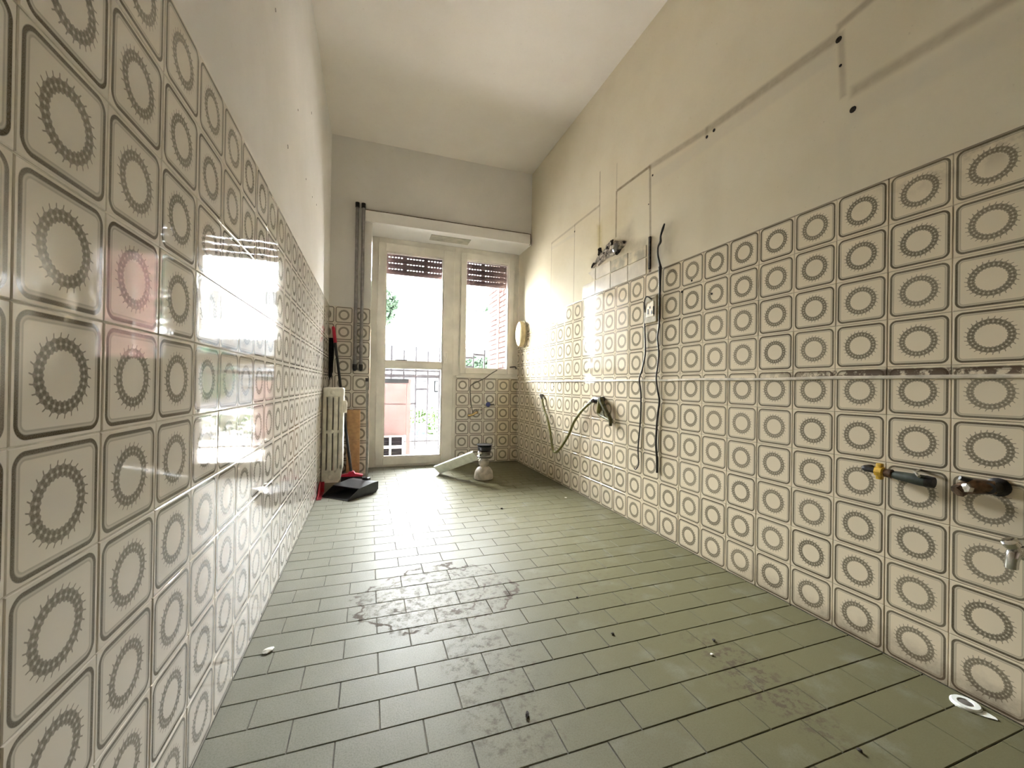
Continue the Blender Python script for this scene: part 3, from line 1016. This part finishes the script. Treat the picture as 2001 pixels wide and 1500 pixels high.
# yellow hose
ho = empty('gas_hose', (XW, 3.1, 0.5), 'olive-yellow rubber hose hanging in a V on the right wall tiles', 'hose')
hp = [(3.506, .725), (3.478, .672), (3.42, .60), (3.36, .548), (3.30, .47), (3.255, .38), (3.225, .305), (3.195, .270), (3.15, .268), (3.09, .300), (3.03, .345), (2.935, .435), (2.86, .54), (2.80, .60), (2.72, .66), (2.60, .728)]
part('hose', T([(XW - .014 - .02 * math.sin(PI * i / 15), y, z) for i, (y, z) in enumerate(hp)], .0105, sub=4, n=9), 'hose', ho, True)
part('hose_end', T([(W_ + .002, 3.53, .745), (XW - .02, 3.53, .748), (XW - .022, 3.518, .742), (XW - .016, 3.50, .712)], .013, sub=3, n=9), 'cable_grey', ho, True)
part('hose_clamp', T([(XW - .014, 2.625, .713), (XW - .014, 2.585, .736)], .0145, n=12), 'chrome', ho, True)
st = empty('gas_stopcock', (W_, 2.50, 0.74), 'dark stopcock at the upper end of the yellow hose', 'valve')
part('body', T([(XW - .014, 2.59, .733), (XW - .016, 2.53, .742), (XW - .018, 2.49, .742)], [.015, .020, .016], n=12), 'dark', st, True)
part('wall_pipe', T([(W_ + .002, 2.475, .745), (XW - .03, 2.475, .745)], [.020, .016], n=12), 'dark', st, True)
part('nut', L((XW - .015, 2.555, .737), (0, 1, -.15), [(.024, -.01), (.024, .01)], 6), 'bronze', st)
# dirty sleeve folded under the stopcock
sl = empty('hose_sleeve', (W_, 2.42, 0.66), 'dirty olive hose offcut folded into a triangle below the stopcock', 'hose')
bm = bmesh.new()
tube(bm, [(XW - .03, 2.462, .745), (XW - .028, 2.475, .70), (XW - .02, 2.497, .655), (XW - .016, 2.48, .636), (XW - .014, 2.42, .622), (XW - .014, 2.355, .608)], [.017, .016, .014, .013, .012, .011], sub=4, n=9)
part('fold', bm, 'hose', sl, True)
bm = bmesh.new()
tube(bm, [(XW - .03, 2.452, .748), (XW - .032, 2.43, .72), (XW - .028, 2.385, .665), (XW - .02, 2.350, .618), (XW - .016, 2.352, .572)], [.019, .017, .014, .013, .011], sub=4, n=9)
part('fold', bm, 'hose_dark', sl, True)
bm = bmesh.new()
prism(bm, [(2.458, .73), (2.490, .66), (2.475, .640), (2.42, .628), (2.44, .69)], 0, W_ - .03, W_ - .022)
part('flap', bm, 'hose_dark', sl)

# outlet with its wires
ol = empty('wall_socket', (W_, 1.966, 1.29), 'aged cream wall socket with loose wires in the right wall tiles', 'socket')
part('plate', B(W_ - .013, W_ + .001, 1.915, 2.020, 1.212, 1.366, bev=.004), 'socket', ol)
part('socket_insert', B(W_ - .016, W_ - .012, 1.935, 2.000, 1.245, 1.335, bev=.002), 'cream', ol)
for y, z, h_ in ((1.985, 1.278, .03), (1.952, 1.270, .02), (1.968, 1.30, .012)):
    part('contact_hole', B(W_ - .0175, W_ - .0155, y - .004, y + .004, z - h_ / 2, z + h_ / 2), 'dark', ol)
part('wire_tail', T([(W_ - .014, 1.955, 1.345), (W_ - .03, 1.97, 1.362), (W_ - .03, 1.99, 1.362), (W_ - .022, 2.012, 1.335), (W_ - .012, 2.018, 1.28)], .004, sub=4, n=7), 'cable', ol, True)
part('loose_clamp', T([(W_ - .02, 1.93, 1.30), (W_ - .026, 1.922, 1.27), (W_ - .018, 1.932, 1.255)], .004, sub=3, n=7), 'dark', ol, True)

def cable(name, pts, rad, mat, label, cat='cable'):
    return tag(obj(name, T([(W_ - d_, y, z) for y, z, d_ in pts], rad, sub=4, n=8), mat, None, True), label, cat)
cable('power_cable', [(1.868, 1.755, .004), (1.872, 1.725, .012), (1.886, 1.69, .014), (1.889, 1.66, .012), (1.908, 1.635, .013), (1.909, 1.59, .012), (1.893, 1.54, .013), (1.886, 1.515, .013)],
      [.004, .0065, .005, .007, .005, .005, .006, .008], 'cable', 'frayed black cable stub sticking up on bare plaster above the socket')
cable('power_cable', [(1.884, 1.515, .016), (1.882, 1.49, .018), (1.886, 1.40, .014), (1.892, 1.29, .012), (1.893, 1.19, .010), (1.905, 1.12, .010), (1.893, 1.03, .010), (1.900, 0.95, .011), (1.907, 0.885, .014), (1.896, 0.81, .010), (1.882, 0.755, .010), (1.898, 0.66, .009), (1.907, 0.52, .009), (1.897, 0.43, .009), (1.896, 0.35, .008)],
      [.010, .009, .006, .0050, .0048, .0048, .0045, .0045, .0045, .0048, .0055, .0055, .0058, .006, .006], 'cable', 'long black cable down the tiles, right of the pair under the socket')
cable('power_cable', [(2.020, 1.325, .012), (2.022, 1.25, .008), (2.024, 1.19, .008), (2.014, 1.08, .009), (2.016, 1.02, .009), (2.042, 0.935, .010), (2.060, 0.885, .014), (2.052, 0.82, .010), (2.048, 0.76, .009), (2.053, 0.62, .008), (2.070, 0.47, .008), (2.066, 0.41, .008), (2.063, 0.365, .008), (2.09, 0.33, .008), (2.108, 0.336, .008)],
      [.003, .004, .0045, .0045, .0045, .0045, .0045, .0045, .0045, .0042, .004, .0035, .0032, .003, .0028], 'cable', 'thin dark cable down the tiles, left of the pair under the socket')
# dark slot left beside the hood tiles
tag(obj('trim_4', B(W_ - .004, W_ + .006, 1.992, 2.006, 1.535, 1.728, bev=.001), 'soot'), 'dark burnt edge strip beside the plain cream tiles', 'edge strip', None, 'structure')

# broken plaster round the old hood connection
random.seed(11)
def lump(name, pts, th, mat, parent, nsub=3):
    """irregular broken patch: fan with roughened thickness on the right wall"""
    bm = bmesh.new()
    cy = sum(p[0] for p in pts) / len(pts)
    cz = sum(p[1] for p in pts) / len(pts)
    P = []
    for (a_, b_) in zip(pts, pts[1:] + pts[:1]):
        for s_ in range(nsub):
            t = s_ / nsub
            P.append((a_[0] + (b_[0] - a_[0]) * t + random.gauss(0, .004), a_[1] + (b_[1] - a_[1]) * t + random.gauss(0, .004)))
    rings = []
    for f in (1.0, .82, .55, .28):
        rings.append([bm.verts.new((W_ + .006 - (0 if f == 1 else th * random.uniform(.25, 1.0)), cy + (y - cy) * f, cz + (z - cz) * f)) for y, z in P])
    n = len(P)
    for a_, b_ in zip(rings, rings[1:]):
        for j in range(n):
            bm.faces.new((a_[j], a_[(j + 1) % n], b_[(j + 1) % n], b_[j]))
    c = bm.verts.new((W_ + .006 - th * .6, cy, cz))
    for j in range(n):
        bm.faces.new((rings[-1][j], rings[-1][(j + 1) % n], c))
    return obj(name, bm, mat, parent)
lump('broken_plaster', [(2.70, 1.718), (2.60, 1.775), (2.52, 1.80), (2.43, 1.855), (2.37, 1.83), (2.24, 1.785), (2.22, 1.765), (2.33, 1.735), (2.46, 1.732), (2.58, 1.712)], .016, 'rubble', wr)
for pts in ([(2.67, 1.725), (2.62, 1.752), (2.59, 1.738), (2.62, 1.722)], [(2.465, 1.80), (2.44, 1.815), (2.43, 1.79)], [(2.50, 1.775), (2.485, 1.785), (2.478, 1.765)], [(2.415, 1.845), (2.39, 1.85), (2.38, 1.80), (2.40, 1.80)], [(2.575, 1.83), (2.545, 1.84), (2.53, 1.80), (2.565, 1.785)], [(2.36, 1.75), (2.29, 1.742), (2.34, 1.725)], [(2.27, 1.792), (2.235, 1.78), (2.25, 1.765)]):
    lump('soot_patch', pts, .020, 'soot', wr, 2)
ps = empty('pipe_stub', (W_, 2.34, 1.768), 'grey capped pipe stub in the broken plaster above the plain tiles', 'pipe stub')
part('cap', L((W_ + .004, 2.345, 1.772), (-1, 0, 0), [(.030, 0), (.030, .018), (.022, .024), (.012, .026)], 18), 'pipe', ps, True)
part('centre', L((W_ - .021, 2.345, 1.772), (-1, 0, 0), [(.014, 0), (.012, .010)], 12), 'offwhite', ps, True)

# wall plugs left from the cupboards
for y, z, r_ in ((0.979, 2.083, .0085), (0.972, 1.985, .004), (1.578, 2.080, .006), (1.534, 2.087, .0065), (1.987, 2.088, .005), (0.931, 1.802, .0085), (2.954, 2.098, .006), (2.02, 1.93, .003)):
    o = obj('plug_hole', L((W_ + .0062, y, z), (-1, 0, 0), [(r_ * 1.35, 0), (r_ * 1.2, .0025), (r_ * .95, .003), (r_ * .8, .0015)], 10), 'crumb', wr)
for y, z, r_ in ((1.973, 1.846, .008), (2.948, 2.002, .006), (2.491, 1.953, .005), (2.748, 1.966, .005), (2.2, 2.15, .005), (1.7, 2.2, .006), (2.65, 2.42, .007)):
    obj('nail_hole', L((-.0062, y, z), (1, 0, 0), [(r_ * 1.2, 0), (r_, .002), (r_ * .7, .001)], 8), 'crumb', wl)
# small marks on tiles
for y, z in ((1.73, 1.342), (1.742, 1.20), (1.53, 1.29), (1.66, 1.385), (3.30, 0.83), (2.78, 0.845)):
    obj('screw_hole', L((W_ + .001, y, z), (-1, 0, 0), [(.006, 0), (.0055, .0025), (.003, .003)], 8), 'crumb', wr)

# gas valve with yellow tap
gv = empty('gas_valve', (W_, 0.78, 0.575), 'yellow gas tap with dark green pipe stub on the near right wall tiles', 'valve')
part('wall_stub', T([(W_ + .002, 0.862, .580), (W_ - .03, 0.862, .580), (W_ - .034, 0.85, .579), (W_ - .034, 0.83, .578)], [.010, .010, .009, .009], sub=3, n=10), 'dark', gv, True)
part('yellow_tap', L((W_ - .034, 0.832, .578), (0, -1, -.03), [(.010, 0), (.016, .003), (.017, .022), (.012, .026)], 8), 'yellow', gv)
part('tap_wing', B(W_ - .042, W_ - .026, 0.812, 0.828, 0.553, 0.604, bev=.004), 'yellow', gv, True)
part('coupling', L((W_ - .034, 0.806, .577), (0, -1, -.03), [(.013, 0), (.014, .018), (.011, .022)], 12), 'bronze', gv, True)
part('green_body', T([(W_ - .034, 0.785, .5755), (W_ - .035, 0.76, .5745), (W_ - .035, 0.72, .573), (W_ - .034, 0.706, .5725)], [.0115, .014, .0165, .0165], n=14), 'green', gv, True)
part('end_cap', T([(W_ - .034, 0.707, .5725), (W_ - .033, 0.690, .572)], [.0175, .0155], n=14), 'dark', gv, True)
part('clip', T([(W_ + .001, 0.735, .598), (W_ - .03, 0.735, .594), (W_ - .05, 0.715, .585)], .004, n=7), 'chrome', gv, True)
# stop valve
sv = empty('stop_valve', (W_, 0.590, 0.58), 'worn brown water stop valve next to the gas tap', 'valve')
part('wall_rose', L((W_ + .002, 0.577, .585), (-1, 0, 0), [(.024, 0), (.024, .006), (.014, .012), (.014, .05)], 16), 'dark', sv, True)
part('valve_body', T([(W_ - .03, 0.570, .587), (W_ - .042, 0.605, .582), (W_ - .048, 0.630, .572)], [.017, .020, .015], n=12, sub=3), 'bronze', sv, True)
part('outlet_nut', L((W_ - .055, 0.624, .572), (-.75, .35, -.5), [(.016, 0), (.016, .014), (.009, .015)], 6), 'bronze', sv)
part('chrome_nut', L((W_ - .058, 0.608, .578), (-.9, .3, .1), [(.012, 0), (.012, .012), (.006, .013)], 6), 'chrome', sv)
part('spindle', T([(W_ - .045, 0.610, .595), (W_ - .062, 0.625, .602)], [.008, .006], n=8), 'dark', sv, True)
# chrome tap at the right edge
ct = empty('corner_tap', (W_, 0.53, 0.44), 'chrome angle tap at the right edge of the wall', 'tap')
part('wall_rose', L((W_ + .002, 0.527, .438), (-1, 0, 0), [(.026, 0), (.026, .006), (.013, .014), (.013, .035)], 18), 'chrome', ct, True)
part('tap_body', T([(W_ - .03, 0.527, .438), (W_ - .05, 0.531, .437), (W_ - .055, 0.533, .418), (W_ - .055, 0.534, .40)], [.013, .014, .012, .012], sub=3, n=12), 'chrome', ct, True)
part('tap_knob', L((W_ - .048, 0.530, .445), (-.5, .2, .85), [(.007, 0), (.007, .012), (.016, .013), (.016, .026), (.010, .03)], 10), 'chrome', ct, True)

# ------------------------------------------------------------------ on the floor
fd = empty('floor_drain', (1.852, 0.617, 0), 'small white drain ring with a grey centre in the floor by the right wall', 'drain')
part('ring', L((1.857, 0.617, 0), (0, 0, 1), [(.030, -.002), (.030, .004), (.027, .007), (.0165, .007), (.0145, .003), (.0145, -.002)], 26), 'white', fd, True)
part('plug', L((1.857, 0.617, 0), (0, 0, 1), [(.015, -.002), (.015, .0045), (.013, .0055)], 20), 'cable_grey', fd, True)
part('smear', prism(bmesh.new(), [(1.836, .60), (1.845, .577), (1.862, .560), (1.868, .566), (1.872, .585), (1.86, .60)], 2, -.001, .0022), 'white', fd)['label'] = 'white sealant smear'


def crumb(name, x, y, s_, mat, label, cat='crumb', flat=.5, long=1.0, rot=0.0):
    bm = bmesh.new()
    bmesh.ops.create_icosphere(bm, subdivisions=2, radius=s_)
    for v in bm.verts:
        k_ = random.uniform(.72, 1.15)
        v.co = Vector((v.co.x * long * k_, v.co.y * k_, v.co.z * flat * k_))
    bmesh.ops.rotate(bm, cent=(0, 0, 0), matrix=Matrix.Rotation(rot, 3, 'Z'), verts=bm.verts[:])
    zmin = min(v.co.z for v in bm.verts)
    bmesh.ops.translate(bm, vec=(x, y, -zmin + .0004), verts=bm.verts[:])
    return tag(obj(name, bm, mat, None, False), label, cat)


crumb('dirt_crumb', 0.733, 0.948, .011, 'crumb', 'curled black crumb in the centre foreground of the floor', flat=.35, long=.45, rot=-.4)
crumb('dirt_crumb', 1.130, 1.172, .0055, 'crumb', 'round black crumb on bare floor right of the stained patch')
crumb('dirt_crumb', 1.129, 1.417, .0045, 'crumb', 'tiny black crumb beyond the round one, right of the dried puddle')
crumb('dirt_crumb', 1.429, 1.038, .006, 'crumb', 'black crumb at the top of the brown streak by the right wall')
crumb('dirt_crumb', 1.424, 0.614, .0065, 'crumb', 'black crumb in the right foreground below the brown streak', long=.7)
crumb('dirt_crumb', 0.990, 0.700, .010, 'crumb', 'black splinter crumb at the bottom edge of the floor', flat=.3, long=.35, rot=.5)
crumb('dirt_crumb', 1.20, 2.60, .008, 'crumb', 'dark crumb on the far floor in front of the drain trap')
crumb('paint_chip', 0.066, 1.425, .014, 'chip', 'white paint chip on the floor close to the left wall', 'paint chip', flat=.25, long=1.3, rot=.7)
crumb('paint_chip', 1.366, 0.985, .005, 'chip', 'small pale chip beside the brown floor streak', 'paint chip', flat=.5)
crumb('paint_chip', 1.74, 2.72, .010, 'chip', 'pale chip on the far floor near the right wall', 'paint chip', flat=.3)

# ------------------------------------------------------------------ outside
tag(obj('ground', B(-14, 26, 4.461, 60, -0.25, -0.10), 'paving'), 'pale terrace paving outside the door', 'ground', None, 'structure')
tag(obj('wall_facade', B(-8, 10, 4.13, 4.459, 3.20, 8.0), 'facade'), 'house front above the kitchen', 'wall', None, 'structure')
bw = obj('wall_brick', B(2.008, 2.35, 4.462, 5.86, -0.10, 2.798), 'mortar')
tag(bw, 'red brick side wall of the terrace seen through the window', 'wall', None, 'structure')
bme = bpy.data.meshes.new('brick')
t_ = bmesh.new()
box(t_, -.012, .010, -.119, .119, -.0275, .0275, bev=.003, seg=1)
t_.to_mesh(bme)
t_.free()
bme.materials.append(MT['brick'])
nb = 0
for r in range(42):
    z = -0.065 + r * 0.0685
    off = 0 if r % 2 else .123
    for c in range(7):
        y = 4.46 + off + c * .246 - .0
        if y < 4.58 or y > 5.75 or nb >= 290:
            continue
        o = bpy.data.objects.new('brick', bme)
        C.objects.link(o)
        o.location = (2.008 + random.uniform(-.003, .002), y, z)
        o.parent = bw
        nb += 1
tag(obj('wall_light_block', B(-0.25, -0.02, 4.461, 5.9, -.10, 2.8), 'blocker_brown'), 'added dark brown side wall blocking light left of the terrace, out of view', 'wall', None, 'structure')  # unseen wall, added to keep side light off the right kitchen wall
tag(obj('ceiling_light_block', B(-1.45, 2.35, 4.461, 5.9, 2.80, 2.95), 'blocker_brown'), 'added dark slab shading the terrace from above, out of view', 'slab', None, 'structure')  # unseen roof slab, added to shade the brick wall and cabinet
part('conduit', T([(1.985, 5.28, -.1), (1.985, 5.28, 2.79)], .012), 'ext_white', bw, True)

# security grille across the terrace
gr = empty('security_grille', (1.0, 5.8, -0.1), 'grey iron security grille across the terrace beyond the door', 'grille')
x = -0.9 + .044 + 6 * 0.1645
xs = []
while x < 2.0:
    xs.append(x)
    x += 0.1645
for i, x in enumerate(xs):
    top = 1.36 if i % 2 else 1.30
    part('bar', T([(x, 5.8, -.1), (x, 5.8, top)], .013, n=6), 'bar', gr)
for z, rr in ((0.945, .022), (0.035, .014), (1.02, .012)):
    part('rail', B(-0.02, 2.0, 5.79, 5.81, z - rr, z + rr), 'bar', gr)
k_ = 0
for i, z in ((3, .355), (3, .765), (5, .765), (4, .56), (7, 1.23), (1, .56), (9, 1.23), (9, 1.10), (10, 1.28)):
    if i + 1 < len(xs):
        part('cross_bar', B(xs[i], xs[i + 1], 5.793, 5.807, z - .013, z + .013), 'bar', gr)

# pink cabinet and outdoor unit on the terrace
pc = empty('outdoor_cabinet', (0.5, 5.1, .2), 'faded pink outdoor cabinet on the terrace, seen through the lower pane', 'cabinet')
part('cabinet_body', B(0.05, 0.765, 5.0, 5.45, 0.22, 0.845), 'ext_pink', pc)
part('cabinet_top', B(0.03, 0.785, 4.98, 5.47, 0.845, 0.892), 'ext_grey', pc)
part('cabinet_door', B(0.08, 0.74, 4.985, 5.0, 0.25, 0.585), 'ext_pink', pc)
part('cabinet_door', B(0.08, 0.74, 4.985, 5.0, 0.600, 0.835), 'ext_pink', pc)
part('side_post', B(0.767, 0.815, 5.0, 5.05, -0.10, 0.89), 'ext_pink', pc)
au = empty('outdoor_unit', (0.5, 5.1, -.1), 'white framed outdoor cooling unit with dark louvres under the pink cabinet', 'cooling unit')
bm = bmesh.new()
box(bm, 0.05, 0.745, 5.0, 5.4, -0.10, -.03)
box(bm, 0.05, 0.745, 5.0, 5.4, 0.065, 0.10)
box(bm, 0.05, 0.745, 5.0, 5.4, 0.20, 0.218)
for x0, x1 in ((0.05, 0.09), (0.32, 0.36), (0.575, 0.600), (0.722, 0.745)):
    box(bm, x0, x1, 4.995, 5.4, -0.10, 0.218)
part('unit_frame', bm, 'ext_white', au)
for x0, x1 in ((0.09, .32), (0.36, 0.575), (0.600, 0.722)):
    for z0, z1 in ((-.03, .065), (.10, .20)):
        bm = bmesh.new()
        zz = z0
        box(bm, x0, x1, 5.04, 5.06, z0, z1)
        while zz < z1 - .01:
            box(bm, x0, x1, 5.01, 5.04, zz + .002, zz + .012)
            zz += .02
        part('louvre_panel', bm, 'ext_dark', au)
# folding chair with pale fabric
fc = empty('folding_chair', (1.1, 6.6, -.1), 'folding garden chair with pale blue fabric behind the grille', 'chair')
part('backrest', prism(bmesh.new(), [(6.62, .02), (6.70, .20), (6.71, .20), (6.63, .02)], 0, 0.99, 1.20), 'pale_blue', fc)
part('seat', B(0.99, 1.20, 6.42, 6.63, .0, .015), 'pale_blue', fc)
for x in (0.985, 1.205):
    part('leg', T([(x, 6.45, .01), (x, 6.66, -.10)], .008, n=6), 'bar', fc)
    part('leg', T([(x, 6.72, .22), (x, 6.58, -.10)], .008, n=6), 'bar', fc)

# picket fence and hedge
pf = empty('picket_fence', (1.4, 7.1, -.1), 'low dark picket fence in front of the hedge', 'fence')
x = 0.98
while x < 6.5:
    part('picket', T([(x, 7.1, -.1), (x, 7.1, .50), (x, 7.1, .545)], [.010, .010, .002], n=6), 'bar', pf)
    x += 0.155
for z in (.47, .03):
    part('rail', B(0.95, 6.55, 7.09, 7.11, z - .012, z + .012), 'bar', pf)


def foliage(name, c, r, n, leaf, mat, parent=None, seed=1):
    rnd = random.Random(seed)
    bm = bmesh.new()
    for _ in range(n):
        u = Vector((rnd.gauss(0, 1), rnd.gauss(0, 1), rnd.gauss(0, 1))).normalized()
        q = rnd.uniform(.55, 1.0)
        p = Vector((c[0] + u.x * r[0] * q, c[1] + u.y * r[1] * q, c[2] + u.z * r[2] * q))
        a = Vector((rnd.gauss(0, 1), rnd.gauss(0, 1), rnd.gauss(0, 1))).normalized()
        b = a.orthogonal().normalized()
        d = a.cross(b)
        s_ = leaf * rnd.uniform(.6, 1.3)
        v = [bm.verts.new(p + b * s_ * i + d * s_ * .45 * j) for i, j in ((-1, 0), (0, -1), (1, 0), (0, 1))]
        bm.faces.new(v)
    o = obj(name, bm, mat)
    o['kind'] = 'stuff'
    return o


hd = empty('hedge', (3, 7.6, -.1), 'low light-green hedge beyond the terrace grille', 'hedge')
for i in range(6):
    o = foliage('foliage', (1.35 + i * .85, 7.7, .13), (.55, .32, .28), 1500, .035, 'leaf', None, 20 + i)
    off = Vector(hd.location)
    o.parent = hd
    o.location = -off
    part('stem', T([(1.35 + i * .85, 7.7, -.1), (1.35 + i * .85, 7.7, .2)], .02, n=6), 'bark', hd)

# far building with windows
fb = empty('building', (4, 16, -.1), 'pale overexposed apartment house far beyond the garden', 'building')
part('facade', B(0.6, 9, 16.05, 22, 2.3, 5.2), 'facade', fb)
part('base_wall', B(0.6, 9, 16.0, 22, -.1, 2.3), 'ext_grey', fb)
part('cornice', B(0.6, 9, 15.92, 16.05, 0.98, 1.06), 'ext_grey', fb)
for x0, x1, z0, z1 in ((1.10, 1.60, 3.80, 4.75), (2.76, 3.3, 3.48, 3.98), (4.30, 4.75, 2.9, 3.9), (5.6, 6.2, 3.8, 4.75), (7.2, 7.8, 3.8, 4.75), (2.74, 3.1, .55, 1.0)):
    bm = bmesh.new()
    t = .035
    box(bm, x0, x0 + t, 16.0, 16.06, z0, z1)
    box(bm, x1 - t, x1, 16.0, 16.06, z0, z1)
    box(bm, x0, x1, 16.0, 16.06, z0, z0 + t)
    box(bm, x0, x1, 16.0, 16.06, z1 - t, z1)
    f_ = part('window', bm, 'ext_grey', fb)
    part('pane', B(x0 + t, x1 - t, 16.03, 16.052, z0 + t, z1 - t), 'pale_blue' if x0 < 2 else 'ext_grey', f_)


def tree(x, y, h, cr, label, seed, n=2600, leaf=.10):
    o = empty('tree', (x, y, -.1), label, 'tree', 'trees beyond the terrace')
    part('trunk', T([(x, y, -.1), (x + .05, y, h * .4), (x, y, h * .8)], [.11, .08, .04], n=7), 'bark', o)
    f_ = foliage('crown', (x, y, h), (cr, cr * .8, cr * .9), n, leaf, 'leaf_far', None, seed)
    f_.parent = o
    f_.location = -Vector(o.location)


tree(0.35, 12.5, 3.1, .75, 'small grey-green tree straight beyond the door', 5)
tree(3.35, 11.0, 1.0, .75, 'low bushy tree seen through the window', 6)
tree(5.3, 13.0, 3.4, 1.4, 'larger tree hidden mostly behind the brick wall', 8)

for x, y, h, cr, lab, sd_ in ((-1.3, 10.0, 1.7, 1.0, 'broad dark tree left of the terrace, seen mirrored in the right wall tiles', 12),
                              (-6.2, 11.0, 1.9, 1.5, 'farthest left broad dark tree beyond the terrace', 14)):
    tree(x, y, h, cr, lab, sd_, 2400, .15)
